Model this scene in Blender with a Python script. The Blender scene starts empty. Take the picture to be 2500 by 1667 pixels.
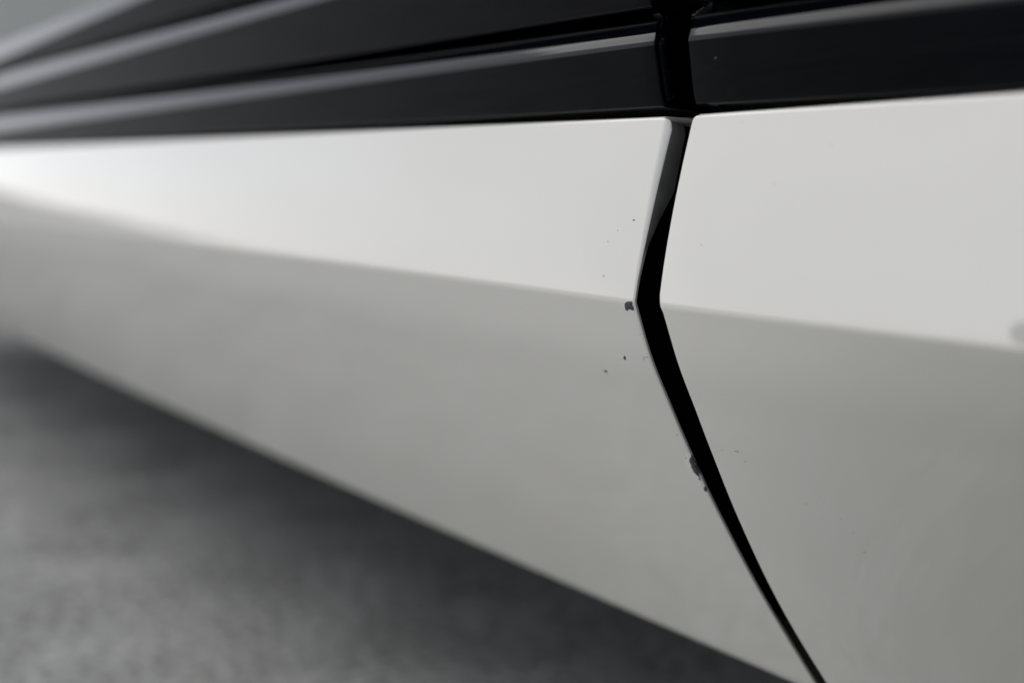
import bpy, bmesh, math, random
import numpy as np
from mathutils import Vector, Matrix, noise
from mathutils.bvhtree import BVHTree

random.seed(4)
scene = bpy.context.scene
COL = scene.collection

# ------------------------------------------------------------------ camera
# measured on the photograph: focal length in pixels of the 2500 px frame and the vanishing point of the car's long edges
W, H, F = 2500.0, 1667.0, 3500.0
VP = (-850.0, 405.0)
PITCH = math.atan((H / 2 - VP[1]) / F)
YAW = math.atan((W / 2 - VP[0]) / F * math.cos(PITCH))
FWD = Vector((-math.cos(YAW) * math.cos(PITCH), math.sin(YAW) * math.cos(PITCH), -math.sin(PITCH)))
RIGHT = Vector((math.sin(YAW), math.cos(YAW), 0))
UP = RIGHT.cross(FWD)
def ray(px, py):
    return FWD + RIGHT * ((px - W / 2) / F) + UP * ((H / 2 - py) / F)
CAM_Z = 0.150
FOCUS = 0.180
_r = ray(1554, 741) * FOCUS
CAM = Vector((-_r.x, -_r.y, CAM_Z))           # the crease at the panel gap is x = 0, y = 0
cam_d = bpy.data.cameras.new('camera')
cam = bpy.data.objects.new('camera', cam_d); COL.objects.link(cam)
cam.matrix_world = Matrix(((RIGHT.x, UP.x, -FWD.x, CAM.x), (RIGHT.y, UP.y, -FWD.y, CAM.y), (RIGHT.z, UP.z, -FWD.z, CAM.z), (0, 0, 0, 1)))
cam_d.sensor_width = 36.0
cam_d.lens = 36.0 * F / W
cam_d.clip_start = 0.005
cam_d.clip_end = 2000
cam_d.dof.use_dof = True
cam_d.dof.focus_distance = FOCUS
cam_d.dof.aperture_fstop = 13.0
cam_d.dof.aperture_blades = 0
scene.camera = cam

# ------------------------------------------------------------------ sky and soft sun (overcast)
SUN_EL, SUN_AZ = math.radians(40), math.radians(238)      # azimuth of the sun, measured from +Y clockwise
world = bpy.data.worlds.new('World'); scene.world = world
world.use_nodes = True
nt = world.node_tree; nt.nodes.clear()
sky = nt.nodes.new('ShaderNodeTexSky'); sky.sky_type = 'NISHITA'; sky.sun_disc = False
sky.sun_elevation = SUN_EL; sky.sun_rotation = SUN_AZ
sky.air_density = 1.0; sky.dust_density = 1.2; sky.ozone_density = 1.0
hs = nt.nodes.new('ShaderNodeHueSaturation'); hs.inputs['Saturation'].default_value = 0.30
bg = nt.nodes.new('ShaderNodeBackground'); bg.inputs['Strength'].default_value = 0.10
wo = nt.nodes.new('ShaderNodeOutputWorld')
nt.links.new(sky.outputs[0], hs.inputs['Color']); tint = nt.nodes.new('ShaderNodeMix'); tint.data_type = 'RGBA'; tint.blend_type = 'MULTIPLY'; tint.inputs['Factor'].default_value = 1.0
tint.inputs['B'].default_value = (0.985, 0.985, 1.04, 1)          # cloud cover: near white, a little cool
wtc = nt.nodes.new('ShaderNodeTexCoord'); cn = nt.nodes.new('ShaderNodeTexNoise'); cn.inputs['Scale'].default_value = 2.6
cn.inputs['Detail'].default_value = 3; cn.inputs['Roughness'].default_value = 0.45; nt.links.new(wtc.outputs['Generated'], cn.inputs['Vector'])
cr = nt.nodes.new('ShaderNodeMapRange'); cr.inputs['From Min'].default_value = 0.35; cr.inputs['From Max'].default_value = 0.65
cr.inputs['To Min'].default_value = 0.78; cr.inputs['To Max'].default_value = 1.22; nt.links.new(cn.outputs['Fac'], cr.inputs['Value'])
cloud = nt.nodes.new('ShaderNodeMix'); cloud.data_type = 'RGBA'; cloud.blend_type = 'MULTIPLY'; cloud.inputs['Factor'].default_value = 1.0
nt.links.new(hs.outputs[0], tint.inputs['A']); nt.links.new(tint.outputs['Result'], cloud.inputs['A'])      # broken overcast
nt.links.new(cr.outputs[0], cloud.inputs['B']); nt.links.new(cloud.outputs['Result'], bg.inputs[0]); nt.links.new(bg.outputs[0], wo.inputs[0])
sun_d = bpy.data.lights.new('sun', 'SUN'); sun_d.energy = 0.5; sun_d.angle = math.radians(36); sun_d.color = (1.0, 0.97, 0.93)
sun = bpy.data.objects.new('sun', sun_d); COL.objects.link(sun)
_sd = Vector((math.sin(SUN_AZ) * math.cos(SUN_EL), math.cos(SUN_AZ) * math.cos(SUN_EL), math.sin(SUN_EL)))
sun.rotation_euler = _sd.to_track_quat('Z', 'Y').to_euler()
scene.view_settings.view_transform = 'Standard'
scene.view_settings.look = 'None'
scene.view_settings.gamma = 1.0
scene.view_settings.exposure = 0.6
scene.view_settings.use_curve_mapping = False

# ------------------------------------------------------------------ materials
def new_mat(name):
    m = bpy.data.materials.new(name); m.use_nodes = True
    nt = m.node_tree
    return m, nt, nt.nodes['Principled BSDF']
def nd(nt, t, **kw):
    n = nt.nodes.new(t)
    for k, v in kw.items(): setattr(n, k, v)
    return n
def obj_coords(nt):
    return nd(nt, 'ShaderNodeTexCoord').outputs['Object']
def noise_tex(nt, co, scale, detail=4, rough=0.55):
    n = nd(nt, 'ShaderNodeTexNoise'); n.inputs['Scale'].default_value = scale
    n.inputs['Detail'].default_value = detail; n.inputs['Roughness'].default_value = rough
    nt.links.new(co, n.inputs['Vector']); return n.outputs['Fac']
def ramp(nt, fac, stops):
    r = nd(nt, 'ShaderNodeValToRGB'); e = r.color_ramp.elements
    while len(e) < len(stops): e.new(0.5)
    for i, (p, c) in enumerate(stops):
        e[i].position = p; e[i].color = (*c, 1)
    nt.links.new(fac, r.inputs[0]); return r.outputs[0]
def bump(nt, b, h, strength, dist, coat=False):
    n = nd(nt, 'ShaderNodeBump'); n.inputs['Strength'].default_value = strength; n.inputs['Distance'].default_value = dist
    nt.links.new(h, n.inputs['Height']); nt.links.new(n.outputs[0], b.inputs['Normal'])
    if coat: nt.links.new(n.outputs[0], b.inputs['Coat Normal'])

def paint(name, col, col2, peel=0.03, coat_rough=0.015, ior=1.5, cw=1.0):
    m, nt, b = new_mat(name); co = obj_coords(nt)
    f = noise_tex(nt, co, 45, 5)
    nt.links.new(ramp(nt, f, [(0.3, col), (0.7, col2)]), b.inputs['Base Color'])
    b.inputs['Roughness'].default_value = 0.5
    b.inputs['Specular IOR Level'].default_value = 0.0
    b.inputs['Coat Weight'].default_value = cw
    b.inputs['Coat Roughness'].default_value = coat_rough
    b.inputs['Coat IOR'].default_value = ior
    bump(nt, b, noise_tex(nt, co, 260, 2), peel, 0.0002, True)    # orange peel
    return m
M_WHITE = paint('white_paint', (0.773, 0.751, 0.674), (0.783, 0.761, 0.684))
M_BLACK = paint('black_gloss', (0.0016, 0.0020, 0.0035), (0.0022, 0.0027, 0.0045), 0.02, 0.03, 1.2, 1.0)

M_RUBBER, nt, b = new_mat('black_rubber')
b.inputs['Base Color'].default_value = (0.006, 0.006, 0.006, 1); b.inputs['Roughness'].default_value = 0.9
b.inputs['Specular IOR Level'].default_value = 0.1
M_UNDER, nt, b = new_mat('underbody_plastic'); co = obj_coords(nt)
nt.links.new(ramp(nt, noise_tex(nt, co, 30), [(0.3, (0.012, 0.012, 0.012)), (0.7, (0.025, 0.024, 0.023))]), b.inputs['Base Color'])
b.inputs['Roughness'].default_value = 0.7

M_RETURN, nt, b = new_mat('dark_return'); co = obj_coords(nt)
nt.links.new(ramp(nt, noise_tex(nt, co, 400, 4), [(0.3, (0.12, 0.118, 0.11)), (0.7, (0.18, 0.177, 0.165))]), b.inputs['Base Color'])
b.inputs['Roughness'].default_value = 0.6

M_PRIMER, nt, b = new_mat('chipped_primer'); co = obj_coords(nt)
nt.links.new(ramp(nt, noise_tex(nt, co, 2500, 4), [(0.3, (0.016, 0.016, 0.018)), (0.7, (0.09, 0.09, 0.095))]), b.inputs['Base Color'])
b.inputs['Roughness'].default_value = 0.55
M_RIM, nt, b = new_mat('broken_paint_edge')
b.inputs['Base Color'].default_value = (0.80, 0.777, 0.70, 1); b.inputs['Roughness'].default_value = 0.35
M_DIRT, nt, b = new_mat('dirt_speck'); co = obj_coords(nt)
nt.links.new(ramp(nt, noise_tex(nt, co, 3000, 3), [(0.3, (0.12, 0.115, 0.11)), (0.7, (0.30, 0.29, 0.28))]), b.inputs['Base Color'])
b.inputs['Roughness'].default_value = 0.8
M_FAINT, nt, b = new_mat('faint_dirt_and_patch')
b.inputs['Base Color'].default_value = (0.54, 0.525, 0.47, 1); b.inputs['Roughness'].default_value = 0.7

M_GROUND, nt, b = new_mat('asphalt'); co = obj_coords(nt)
big = ramp(nt, noise_tex(nt, co, 16, 5, 0.6), [(0.36, (0.30, 0.298, 0.275)), (0.66, (0.46, 0.458, 0.428))])
fine = ramp(nt, noise_tex(nt, co, 260, 2, 0.6), [(0.36, (0.56, 0.56, 0.55)), (0.64, (1.3, 1.3, 1.33))])
mx = nd(nt, 'ShaderNodeMix', data_type='RGBA', blend_type='MULTIPLY'); mx.inputs['Factor'].default_value = 1.0
nt.links.new(big, mx.inputs['A']); nt.links.new(fine, mx.inputs['B'])
nt.links.new(mx.outputs['Result'], b.inputs['Base Color'])
b.inputs['Roughness'].default_value = 0.75
vor = nd(nt, 'ShaderNodeTexVoronoi'); vor.inputs['Scale'].default_value = 170; nt.links.new(co, vor.inputs['Vector'])
bump(nt, b, vor.outputs['Distance'], 0.35, 0.002)

M_WALL, nt, b = new_mat('grey_render'); co = obj_coords(nt)
nt.links.new(ramp(nt, noise_tex(nt, co, 1.5, 6), [(0.3, (0.62, 0.61, 0.55)), (0.7, (0.70, 0.69, 0.63))]), b.inputs['Base Color'])
b.inputs['Roughness'].default_value = 0.9
bump(nt, b, noise_tex(nt, co, 40), 0.3, 0.01)

# ------------------------------------------------------------------ measuring helpers
def unproject(px, X):
    d = ray(*px); t = (X - CAM.x) / d.x
    p = CAM + d * t
    return np.array((p.y, p.z))
def project(X, Y, Z):
    v = Vector((X, Y, Z)) - CAM
    k = F / v.dot(FWD)
    return W / 2 + v.dot(RIGHT) * k, H / 2 - v.dot(UP) * k
def line_shift(g, px, upright=False):
    """g: (Y,Z) of an edge at the gap; px: a pixel the same edge passes further along.
    returns (X there, how far the edge has moved in Y,Z from a straight run)"""
    d = ray(*px); u = np.array((d.y, d.z)); L = np.linalg.norm(u); u = u / L
    rel = g - np.array((CAM.y, CAM.z)); r = rel.dot(u)
    if upright:
        return CAM.x + d.x / d.y * rel[0], np.array((0.0, rel[0] * d.z / d.y - rel[1]))
    return CAM.x + d.x / L * r, u * r - rel

def catmull(P, n):
    P = [np.array(p, float) for p in P]; out = []
    if len(P) == 2:
        return [P[0] + (P[1] - P[0]) * i / n for i in range(n + 1)]
    Q = [2 * P[0] - P[1]] + P + [2 * P[-1] - P[-2]]
    for i in range(1, len(Q) - 2):
        p0, p1, p2, p3 = Q[i - 1:i + 3]
        for k in range(n):
            t = k / n
            out.append(0.5 * ((2 * p1) + (p2 - p0) * t + (2 * p0 - 5 * p1 + 4 * p2 - p3) * t * t + (3 * p1 - p0 - 3 * p2 + p3) * t ** 3))
    out.append(P[-1]); return out

class Profile:
    upright = False
    __doc__ = """Section curve (Y,Z) made of key points. A key is a dict: p=(Y,Z), r=fillet radius at a corner (0 = smooth point),
    marks=[pixels further along the edge that starts here]."""
    def __init__(self, keys, n=8, nf=9):
        self.keys = keys
        for k in keys: k['p'] = np.array(k['p'], float)
        segs, cur = [], [0]
        for i in range(1, len(keys)):
            cur.append(i)
            if keys[i].get('r', 0) > 0 or i == len(keys) - 1:
                segs.append(cur); cur = [i]
        raw = []; self.ks = {}
        for s in segs:
            c = catmull([keys[i]['p'] for i in s], n)
            for j, q in enumerate(c):
                if raw and j == 0: continue
                raw.append((q, s[-1] if j == len(c) - 1 else None))
        pts = np.array([q for q, _ in raw])
        arc = np.concatenate(([0], np.cumsum(np.linalg.norm(np.diff(pts, axis=0), axis=1))))
        for i, k in enumerate(keys):
            self.ks[i] = arc[int(np.argmin(np.linalg.norm(pts - k['p'], axis=1)))]
        ev = lambda s: np.array((np.interp(s, arc, pts[:, 0]), np.interp(s, arc, pts[:, 1])))
        corners = [(self.ks[i], k['r']) for i, k in enumerate(keys) if k.get('r', 0) > 0 and 0 < i < len(keys) - 1]
        S, P = [], []
        for s_, q in zip(arc, pts):
            if all(abs(s_ - cs) > r for cs, r in corners): S.append(s_); P.append(q)
        for cs, r in corners:
            a, m, b_ = ev(cs - r), ev(cs), ev(cs + r)
            for t in np.linspace(0, 1, nf):
                S.append(cs - r + 2 * r * t); P.append((1 - t) ** 2 * a + 2 * t * (1 - t) * m + t * t * b_)
        o = np.argsort(S); self.s = np.array(S)[o]; self.pts = np.array(P)[o]
        T = np.gradient(self.pts, axis=0); T /= np.linalg.norm(T, axis=1)[:, None] + 1e-12
        self.nrm = np.stack((T[:, 1], -T[:, 0]), 1)          # for a section run from top to bottom: set by sign below
        self.length = arc[-1]
    def shift(self, which):
        """displacement functions per point: returns f(X) -> array (n,2)"""
        A, B, ss = [], [], []
        for i, k in enumerate(self.keys):
            m = k.get(which)
            if not m: continue
            rows = [line_shift(k['p'], px, self.upright) for px in m]
            if len(rows) == 1:
                x, d = rows[0]; A.append(d / x); B.append(d * 0)
            else:
                (x1, d1), (x2, d2) = rows
                bb = (d2 / x2 - d1 / x1) / (x2 - x1); A.append(d1 / x1 - bb * x1); B.append(bb)
            ss.append(self.ks[i])
        if not A: return lambda X: np.zeros_like(self.pts)
        A = np.array(A); B = np.array(B)
        a = np.stack([np.interp(self.s, ss, A[:, j]) for j in (0, 1)], 1)
        b_ = np.stack([np.interp(self.s, ss, B[:, j]) for j in (0, 1)], 1)
        return lambda X: a * X[:, None] + b_ * np.clip(X, -0.6, 0.6)[:, None] ** 2

def make(name, verts, faces, mat, parent=None, smooth=True):
    me = bpy.data.meshes.new(name); me.from_pydata([tuple(v) for v in verts], [], faces)
    me.materials.append(mat)
    bm = bmesh.new(); bm.from_mesh(me); bmesh.ops.remove_doubles(bm, verts=bm.verts, dist=1e-7)
    bmesh.ops.recalc_face_normals(bm, faces=bm.faces); bm.to_mesh(me); bm.free()
    if smooth:
        for p in me.polygons: p.use_smooth = True
    o = bpy.data.objects.new(name, me); COL.objects.link(o)
    if parent: o.parent = parent
    return o

def loft(name, prof, side, far, edge, mat, parent, rolls, scale=None, tuck=None):
    """Runs a section along the car from the gap to X=far. side -1: left of the gap, +1: right.
    edge: X of the panel's edge for every section point; rolls: list of (back from the edge, inset depth) from the surface inward;
    trim: inset multiplier per point."""
    n = len(prof.pts); sh0 = prof.shift('left' if side < 0 else 'right')
    sh = sh0 if tuck is None else (lambda X: sh0(X) + tuck(X))
    nr = prof.nrm
    sc = scale if scale is not None else np.ones(n)
    rows = []
    L = abs(far)
    along = [L * (i / 26) ** 1.8 for i in range(26, 0, -1)]
    roll0 = max(r[0] for r in rolls) * sc.max()
    st = [(a, 0.0) for a in along if a > roll0 + 0.0004] + list(rolls)
    for back, inset in st:
        X = edge + side * back * sc if (back, inset) in rolls else edge + side * back
        P = prof.pts + sh(X) - nr * (inset * sc)[:, None]
        rows.append(np.column_stack((X, P)))
    V = np.concatenate(rows); faces = []
    for i in range(len(rows) - 1):
        for j in range(n - 1):
            a = i * n + j; faces.append((a, a + 1, a + n + 1, a + n))
    return make(name, V, faces, mat, parent)

def roll(r, depth, n=7):
    out = []
    for i in range(n):
        t = math.pi / 2 * i / (n - 1); out.append((r - r * math.sin(t), r * (1 - math.cos(t))))
    for k in (0.3, 0.65, 1.0): out.append((0.0, r + (depth - r) * k))
    return out

# ------------------------------------------------------------------ car
car = bpy.data.objects.new('car', None); COL.objects.link(car)
car.location = (0, 0, 0)
car['label'] = 'white car with faceted lower body panels below glossy black slats, paint chipped beside the gap'
car['category'] = 'car'

G = lambda px: unproject(px, 0.0)
# --- white lower panels: one section, cut by the gap
top = G((1627.8, 284))
wk = [dict(p=top + (0.014, -0.0004)),
      dict(p=top, r=0.00045, left=[(0, 362)], right=[(2500, 224)]),
      *[dict(p=G((1547 + 0.14 * u + 0.075 / 910 * u * u, 739 - u))) for u in (331, 233, 128, 68)],     # gently crowned
      dict(p=G((1547, 739)), r=0.0005, left=[(744, 632), (0, 540)], right=[(2500, 854)]),
      dict(p=G((1587, 876))), dict(p=G((1634, 993))), dict(p=G((1678, 1096))), dict(p=G((1748, 1247))), dict(p=G((1852, 1444))),
      dict(p=G((1986, 1667))),
      dict(p=G((2019, 1718)), r=0.0035, left=[(1000, 1268), (0, 804)]),
      dict(p=G((2019, 1718)) + (0.025, 0.004))]
white = Profile(wk)
if white.nrm[len(white.pts) // 2][0] > 0: white.nrm = -white.nrm
def right_edge(prof, curve, lo0=0.0005, hi0=0.02):
    """X at which each section point reaches the near edge of the gap as measured (pixel curve, by rows)"""
    cy = np.array([c[1] for c in curve]); cx = np.array([c[0] for c in curve]); out = []
    for (Y, Z) in prof.pts:
        lo, hi = lo0, hi0
        for _ in range(40):
            m = (lo + hi) / 2; px, py = project(m, Y, Z)
            if px < np.interp(py, cy, cx): lo = m
            else: hi = m
        out.append(lo)
    return np.array(out)
gap_curve = [(1692, 272), (1688, 302), (1674, 345), (1652, 460), (1632, 555), (1621, 622), (1609, 706), (1605.5, 741), (1608, 758),
             (1654, 884), (1704, 1029), (1741, 1127), (1788, 1247), (1827, 1324), (1881, 1436), (1931, 1534), (2015, 1667), (2050, 1718)]
white_r = right_edge(white, gap_curve)
k0, k1 = white.ks[1], white.ks[13]
vis = (white.s >= k0) & (white.s <= k1)
white_r[white.s < k0] = white_r[vis][0]; white_r[white.s > k1] = white_r[vis][-1]
for m_, deg in ((vis & (white.s <= white.ks[6] - 0.0005), 3), (vis & (white.s > white.ks[6] + 0.0005) & (white.s < white.ks[12]), 3)):
    t_ = white.s[m_] - white.s[m_].mean(); white_r[m_] = np.polyval(np.polyfit(t_, white_r[m_], deg), t_)
m_ = vis & (white.s >= white.ks[12] - 1e-6); white_r[m_] = white_r[vis & (white.s < white.ks[12] - 1e-6)][-1]
white_r[white.s > k1] = white_r[vis][-1]
mid_ = np.abs(white.s - white.ks[6]) < 0.0009
white_r[mid_] = np.interp(white.s[mid_], white.s[~mid_], white_r[~mid_])
def soft_corner(prof, edge, c, side):
    d = np.clip(prof.s - k0, 0, c); back = c - np.sqrt(np.maximum(c * c - (c - d) ** 2, 0))
    return edge + side * back
kc = white.ks[6]
round_l = np.interp(white.s, [0, k0 - 0.0003, k0 + 0.0012, k0 + 0.35 * (kc - k0), kc - 0.003, kc, white.length], [0.4, 0.4, 1.5, 1.15, 0.46, 0.42, 0.45])    # mm
def quarter(n=8):
    return [(1 - math.sin(math.pi / 2 * i / (n - 1)), 1 - math.cos(math.pi / 2 * i / (n - 1))) for i in range(n)]
def part_roll(deg, n=8):
    tm = math.radians(deg)
    return [(1 - math.sin(tm * i / (n - 1)) / math.sin(tm), (1 - math.cos(tm * i / (n - 1))) / math.sin(tm)) for i in range(n)]
edge_l = np.clip(round_l - 0.45, 0, 2) * 0.0009
hem = part_roll(42) + [(0.05, 0.45), (0.12, 0.6), (0.35, 1.25), (1.4, 1.9), (4.0, 2.6)]          # edge rolls over and is folded back
lower_left = loft('lower_panel', white, -1, -1.3, soft_corner(white, edge_l, 0.0006, -1), M_WHITE, car, hem, round_l * 0.001)
def tuck_under(X):          # right panel's lower face bent further under away from the gap, shaped to darken it
    t = np.clip((X - 0.004) / 0.11, 0, 1); w = t * t * (3 - 2 * t)
    f = np.clip((white.s - kc) / (k1 - kc), 0, 1); f = f ** 1.15
    return np.stack((0.078 * w * f, 0.004 * w * f), 1)
hem_r = [(q[0] - 0.2, q[1]) for q in quarter(10)] + [(0.35, 1.25), (1.4, 1.9), (4.0, 2.6)]
lower_right = loft('lower_panel', white, 1, 0.9, soft_corner(white, white_r, 0.0010, 1), M_WHITE, car, hem_r, np.full(len(white.pts), 0.0006), tuck_under)
# dark grey inner return of the left edge: deep at the top, running out towards the crease
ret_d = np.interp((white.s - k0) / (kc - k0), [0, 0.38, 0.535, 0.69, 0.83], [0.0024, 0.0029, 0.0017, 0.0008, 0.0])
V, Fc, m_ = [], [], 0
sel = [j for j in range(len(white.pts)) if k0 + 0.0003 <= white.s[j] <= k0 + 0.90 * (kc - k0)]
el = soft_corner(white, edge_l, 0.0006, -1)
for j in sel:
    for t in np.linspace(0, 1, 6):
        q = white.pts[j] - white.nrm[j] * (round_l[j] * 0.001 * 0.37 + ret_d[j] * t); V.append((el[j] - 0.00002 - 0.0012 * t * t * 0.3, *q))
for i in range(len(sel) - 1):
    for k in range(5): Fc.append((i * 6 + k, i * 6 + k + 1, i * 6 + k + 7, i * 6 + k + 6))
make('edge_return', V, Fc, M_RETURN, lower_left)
lower_left['label'] = 'white lower panel with paint chips along its edge'
lower_right['label'] = 'clean edged white lower panel nearer the viewer'

# --- glossy black slats, three steps, each cut by a wider gap
def slat_profile(keys):
    p = Profile(keys, n=6, nf=8); p.upright = True
    if p.nrm[len(p.pts) // 2][0] > 0: p.nrm = -p.nrm
    return p
def slat_keys(lip, face, lt, wall, l_face, l_lip, l_wall, r_face=None, r_lip=None, r_wall=None):
    """lip: outer edge; face: foot of the front face; lt: top of the bright ledge; wall: top of the back wall"""
    f, l = G(face), G(lip)
    if lt != 'step': t, w = G(lt), G(wall)
    mk = lambda L: [L] if L else None
    if lt == 'step':                       # hollow ledge: shallow at the lip, laid back under the slat above
        b1 = l + (0.00009, 0.00055); b2 = b1 + (0.00050, 0.0011); t = b2 + (0.0011, 0.00125); w = t + (0.0008, 0.0003)
        ledge = [dict(p=w + (0.010, 0.0002)), dict(p=w), dict(p=t, left=mk(l_wall)), dict(p=b2), dict(p=b1, r=0.00012)]
    else:
        ledge = [dict(p=w + (0.010, 0.0003)), dict(p=w, r=0.0002, left=mk(l_wall)), dict(p=t, r=0.0004)]
    return ledge + [
            dict(p=l, r=0.00022, left=mk(l_lip), right=mk(r_lip)),
            dict(p=(l * 0.5 + f * 0.5) + (-0.0001, 0)),
            dict(p=f, r=0.0006, left=mk(l_face), right=mk(r_face)),
            dict(p=f + (0.012, -0.0012))]
slats = [
    slat_keys((1597, 111), (1626, 262), 'step', None, (0, 358), (0, 319), (0, 283), (2500, 214), (2500, 4), None),
    slat_keys((1546, -201), (1590, 18), 'step', None, (0, 268), (0, 215), (0, 170)),
    slat_keys((1502, -478), (1541, -296), (1508, -512), (1514, -530), (0, 168), (0, 143), (0, 110)),
]
black_r = [(1702, -700), (1690, -100), (1690, 33), (1688, 60), (1679, 97), (1684, 150), (1690, 210), (1694, 240), (1700, 262)]
black_lft = [(1500, -700), (1565, -210), (1590, 15), (1605, 47), (1603, 74), (1597, 111), (1605, 170), (1613, 230), (1622, 262)]
end_l = [(0.0007 + 0.0002 * q[0], 0.0002 * q[1]) for q in quarter(6)] + [(0.0007, 0.0006), (0.00066, 0.0009), (0.0004, 0.00088)] + \
        [(0.0001 + 0.00018 * math.cos(a_), 0.00088 + 0.0003 * (1 - math.cos(a_ * 0.5))) for a_ in (1.4, 0.9, 0.5)] + [(0.0, 0.0012), (0.0, 0.0016), (0.003, 0.0022)]
end_r = [(0.00022 * q[0], 0.00022 * q[1]) for q in quarter(6)] + [(0.0002, 0.0005), (0.001, 0.0009), (0.003, 0.0016)]
slat_objs = []
def smooth_edge(p, e):
    a_ = [i for i, k in enumerate(p.keys) if k.get('left')]
    v_ = (p.s >= p.ks[a_[0]]) & (p.s <= p.ks[a_[-1]]); e[p.s < p.ks[a_[0]]] = e[v_][0]; e[p.s > p.ks[a_[-1]]] = e[v_][-1]
    k = np.exp(-0.5 * ((p.s[:, None] - p.s[None, :]) / 0.00035) ** 2); return (k @ e) / k.sum(1)
for i, ks in enumerate(slats):
    p = slat_profile(ks)
    e0 = smooth_edge(p, right_edge(p, black_lft, -0.012, 0.012)) + 0.0007
    er = smooth_edge(p, right_edge(p, black_r))
    slat_objs.append(loft('slat', p, -1, -1.3, e0, M_BLACK, car, end_l))
    slat_objs.append(loft('slat', p, 1, 0.9, er, M_BLACK, car, end_r))
    topslat = p
# --- dark backing behind slats and gap
def backing(name, pts, x0, x1, mat):
    V = [(x, y, z) for x in (x0, x1) for (y, z) in pts]; n = len(pts)
    Fc = [(j, (j + 1) % n, n + (j + 1) % n, n + j) for j in range(n)] + [tuple(range(n)), tuple(range(n, 2 * n))]
    return make(name, V, Fc, mat, car, smooth=False)
inner = [tuple(white.pts[j] - white.nrm[j] * 0.0085) for j in range(0, len(white.pts), 3) if white.ks[1] + 0.001 < white.s[j] < white.ks[13] - 0.001]
seal = backing('gap_seal', [(inner[0][0] + 0.012, inner[0][1])] + inner + [(inner[-1][0] + 0.012, inner[-1][1] + 0.004)], -0.03, 0.013, M_RUBBER)
tp = topslat.keys[1]['p']; lp = white.keys[13]['p']
groove = [(top[0] + 0.0105, top[1] - 0.004)]
groove += [(k['p'][0] + 0.0075, k['p'][1]) for k in (slats[0][-2], slats[0][1], slats[1][-2], slats[1][1], slats[2][-2])]
groove += [(tp[0] + 0.012, tp[1] - 0.012), (tp[0] + 0.03, tp[1] - 0.012), (top[0] + 0.03, top[1] - 0.004)]
backing('slat_backing', groove, -1.3, 0.9, M_RUBBER)
print('silhouette slope', (tp - np.array((CAM.y, CAM.z))), 'lip', lp, 'top', top, 'cam', CAM)
# body behind: bonnet side above, floor below
bd = [(lp[0] + 0.12, lp[1] + 0.06), (1.65, lp[1] + 0.06), (1.65, 0.62), (1.0, 0.42), (tp[0] + 0.11, tp[1] + 0.002), (tp[0] + 0.035, tp[1] - 0.004), (tp[0] + 0.027, tp[1] - 0.016)]
backing('body', bd, -1.28, 0.88, M_UNDER)

# ------------------------------------------------------------------ marks in the paint
def bvh_of(o):
    return BVHTree.FromPolygons([v.co for v in o.data.vertices], [tuple(p.vertices) for p in o.data.polygons])
BV = {o: bvh_of(o) for o in (lower_left, lower_right, slat_objs[1])}
def hit(o, px):
    d = ray(*px).normalized(); h = BV[o].ray_cast(CAM, d)
    if h[0] is None: return None
    n = h[1]
    return h[0], (n if n.dot(d) < 0 else -n)
def patch(name, o, outline, mat, lift=0.00003, rim=None, dome=0.0):
    """thin flake with an irregular outline lying on panel o"""
    c = np.mean(np.array(outline), axis=0)
    rings = [outline] + [[tuple(c + (np.array(q) - c) * f) for q in outline] for f in (0.7, 0.35)]
    V, n = [], len(outline)
    for k, rg in enumerate(rings):
        for q in rg:
            h = hit(o, q)
            if h is None:
                h = hit(o, tuple(c + (np.array(q) - c) * 0.5)) or hit(o, tuple(c))
                if h is None: return None
            V.append(h[0] + h[1] * (0 if k == 0 else lift + dome * k))
    h = hit(o, tuple(c))
    if h is None: return None
    V.append(h[0] + h[1] * (lift + dome * 3))
    Fc = []
    for k in range(2):
        for j in range(n): Fc.append((k * n + j, k * n + (j + 1) % n, (k + 1) * n + (j + 1) % n, (k + 1) * n + j))
    for j in range(n): Fc.append((2 * n + j, 2 * n + (j + 1) % n, 3 * n))
    return make(name, V, Fc, mat, o)
def blob(cx, cy, a, b, ang=0, n=14, jag=0.15):
    out = []
    for i in range(n):
        t = 2 * math.pi * i / n; k = 1 + random.uniform(-jag, jag)
        x, y = a * math.cos(t) * k, b * math.sin(t) * k
        ca, sa = math.cos(ang), math.sin(ang); out.append((cx + x * ca - y * sa, cy + x * sa + y * ca))
    return out
Z3 = lambda x, y: (1450 + x / 2.75, 680 + y / 2.75)
chip = [Z3(*q) for q in ((203, 180), (206, 163), (220, 152), (240, 150), (258, 155), (266, 168), (268, 190), (271, 214), (252, 213), (243, 207), (232, 208), (225, 219), (214, 216), (206, 200))]
c_ = np.mean(np.array(chip), axis=0)
patch('chip_rim', lower_left, [tuple(c_ + (np.array(q) - c_) * 1.16) for q in chip], M_RIM, 0.00002)
ch = patch('paint_chip', lower_left, chip, M_PRIMER, 0.00006)
patch('chip_rim', lower_left, blob(1524, 873.5, 7.5, 8, 0.3), M_RIM, 0.00002)
patch('paint_chip', lower_left, [Z3(*q) for q in ((196, 530), (203, 513), (212, 520), (218, 533), (214, 545), (203, 545))], M_PRIMER, 0.00006)
patch('paint_chip', lower_left, [Z3(*q) for q in ((67, 616), (78, 613), (88, 620), (90, 629), (78, 627))], M_PRIMER, 0.0001)
patch('paint_chip', lower_left, [Z3(*q) for q in ((636, 1214), (640, 1196), (652, 1180), (664, 1184), (676, 1170), (694, 1180), (690, 1214), (699, 1246), (708, 1280), (722, 1316), (716, 1336), (699, 1332), (686, 1318), (670, 1304), (664, 1286), (652, 1268), (650, 1246), (640, 1234))], M_PRIMER, 0.0001)
patch('chip_rim', lower_left, blob(1690, 1138, 11, 37, -0.42, 16, 0.2), M_RIM, 0.00003)
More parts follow.
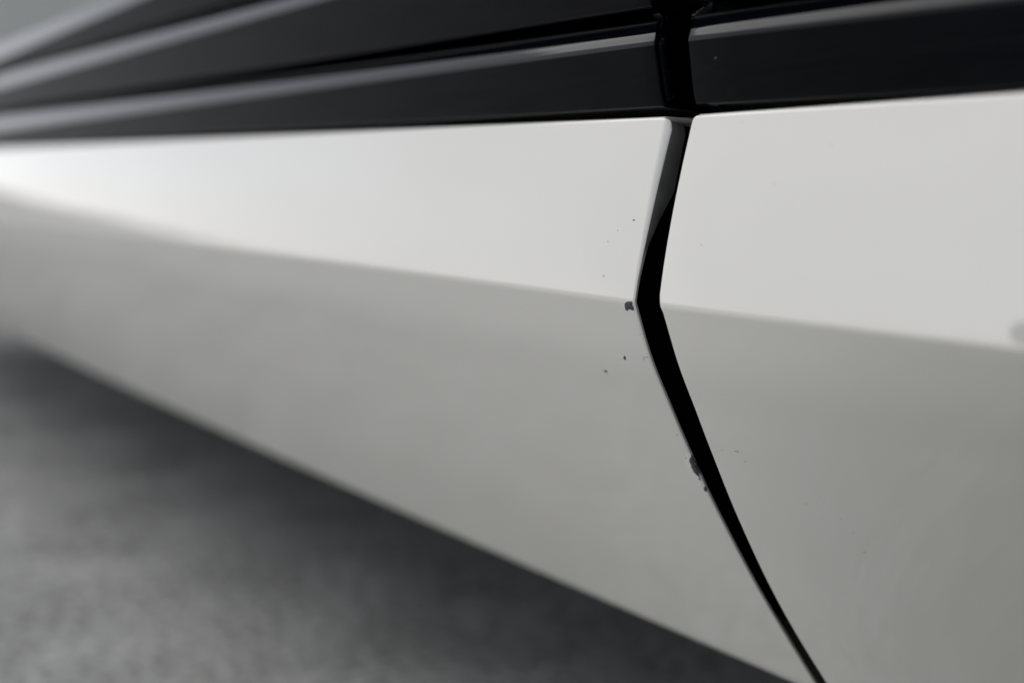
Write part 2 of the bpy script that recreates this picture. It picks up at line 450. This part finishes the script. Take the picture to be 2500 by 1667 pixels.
patch('paint_chip', lower_left, [Z3(*q) for q in ((736, 1405), (744, 1392), (754, 1396), (762, 1420), (756, 1430), (743, 1426))], M_PRIMER, 0.0001)
patch('paint_chip', lower_left, [Z3(*q) for q in ((640, 1128), (646, 1130), (654, 1150), (650, 1152))], M_PRIMER, 0.00004)
patch('paint_chip', lower_left, blob(1547.5, 537.5, 2.6, 2.4), M_PRIMER, 0.00003)
for (x, y, a, b2, an) in ((1572, 875, 1.2, 5, 0.1), (1578, 872, 5, 0.9, 0.1), (1563, 816, 1.2, 1.6, 0), (1474, 674, 1.2, 3, 0.6), (1508, 563, 1.4, 1.2, 0), (1484, 590, 1.6, 1.6, 0), (1653, 1061, 3, 1, 0.2), (1675, 1118, 3, 2, 0.6), (1708, 1168, 3, 5, -0.4)):
    patch('dirt_speck', lower_left, blob(x, y, a, b2, an, 9), M_DIRT, 0.00002)
for (x, y, a, b2, an) in ((1763, 1098, 5, 1.1, 0.05), (1799, 1102, 7, 1.1, 0.2), (1820, 1127, 5, 1.3, 0), (1761, 963, 2.4, 1, 0), (1969, 1229, 8, 0.9, 0.12), (2083, 1300, 4, 1.3, 0.1), (2112, 1348, 6, 3, 0.3), (2365, 1548, 6, 2.4, 0.4), (2054, 1266, 2.5, 1.2, 0), (2011, 1229, 3, 1, 0),
                      (1695.7, 314.6, 1.5, 2.4, 0), (2029, 356, 2.2, 3, 0), (1891.6, 448.5, 2, 2.4, 0), (1813, 299, 1.8, 1.6, 0), (1750, 470, 1.2, 1.4, 0), (1712, 598, 2, 2.6, 0.3), (1820, 1126, 4, 1, 0.1), (1982, 1319, 2.4, 2.2, 0)):
    patch('dirt_speck', lower_right, blob(x, y, a, b2, an, 9), M_DIRT if (x, y) == (1799, 1102) else M_FAINT, 0.00002)
patch('grey_patch', lower_right, blob(2496, 815, 30, 30, 0, 16, 0.1), M_FAINT, 0.00001)  # round faint grey patch beside the crease
patch('dirt_speck', slat_objs[1], blob(1747, 142, 1.8, 2.2), M_DIRT, 0.00002)

# ------------------------------------------------------------------ ground
def grid_sheet(name, size, mat):
    xs = [-size, -60, -20, -8, -3] + [-1.5 + i * 0.05 for i in range(61)] + [3, 8, 20, 60, size]
    n = len(xs); V = []
    for y in xs:
        for x in xs:
            near = max(0, 1 - max(abs(x), abs(y)) / 1.6)
            z = near * 0.006 * (noise.noise(Vector((x * 6, y * 6, 0))) - 0.2)
            V.append((x, y, z))
    Fc = [(j * n + i, j * n + i + 1, (j + 1) * n + i + 1, (j + 1) * n + i) for j in range(n - 1) for i in range(n - 1)]
    o = make(name, V, Fc, mat); o['kind'] = 'structure'; return o
grid_sheet('ground', 400, M_GROUND)

# ------------------------------------------------------------------ walls far off
def box_wall(name, x0, x1, y0, y1, h, low, label):
    t = bpy.data.objects.new(name, None); COL.objects.link(t); t.location = ((x0 + x1) / 2, (y0 + y1) / 2, 0)
    t['label'] = label; t['category'] = 'wall'; t['kind'] = 'thing'
    def bx(nm, ax, bxx, ay, by, az, bz):
        V = [(x - t.location.x, y - t.location.y, z) for z in (az, bz) for (x, y) in ((ax, ay), (bxx, ay), (bxx, by), (ax, by))]
        return make(nm, V, [(0, 1, 2, 3), (4, 5, 6, 7), (0, 1, 5, 4), (1, 2, 6, 5), (2, 3, 7, 6), (3, 0, 4, 7)], M_WALL, t, smooth=False)
    def run(ya, yb, hh):
        bx('masonry', x0, x1, ya, yb, -0.1, hh - 0.06)
        bx('coping', x0 - 0.04, x1 + 0.04, ya - 0.04, yb + 0.04, hh - 0.06, hh)
    run(y0, y1, h); run(-60, y0 - 0.09, low)
    return t
box_wall('wall', -8.3, -8.0, 1.0, 14, 3.0, 0.585, 'pale grey wall out of focus behind the top left of the car')
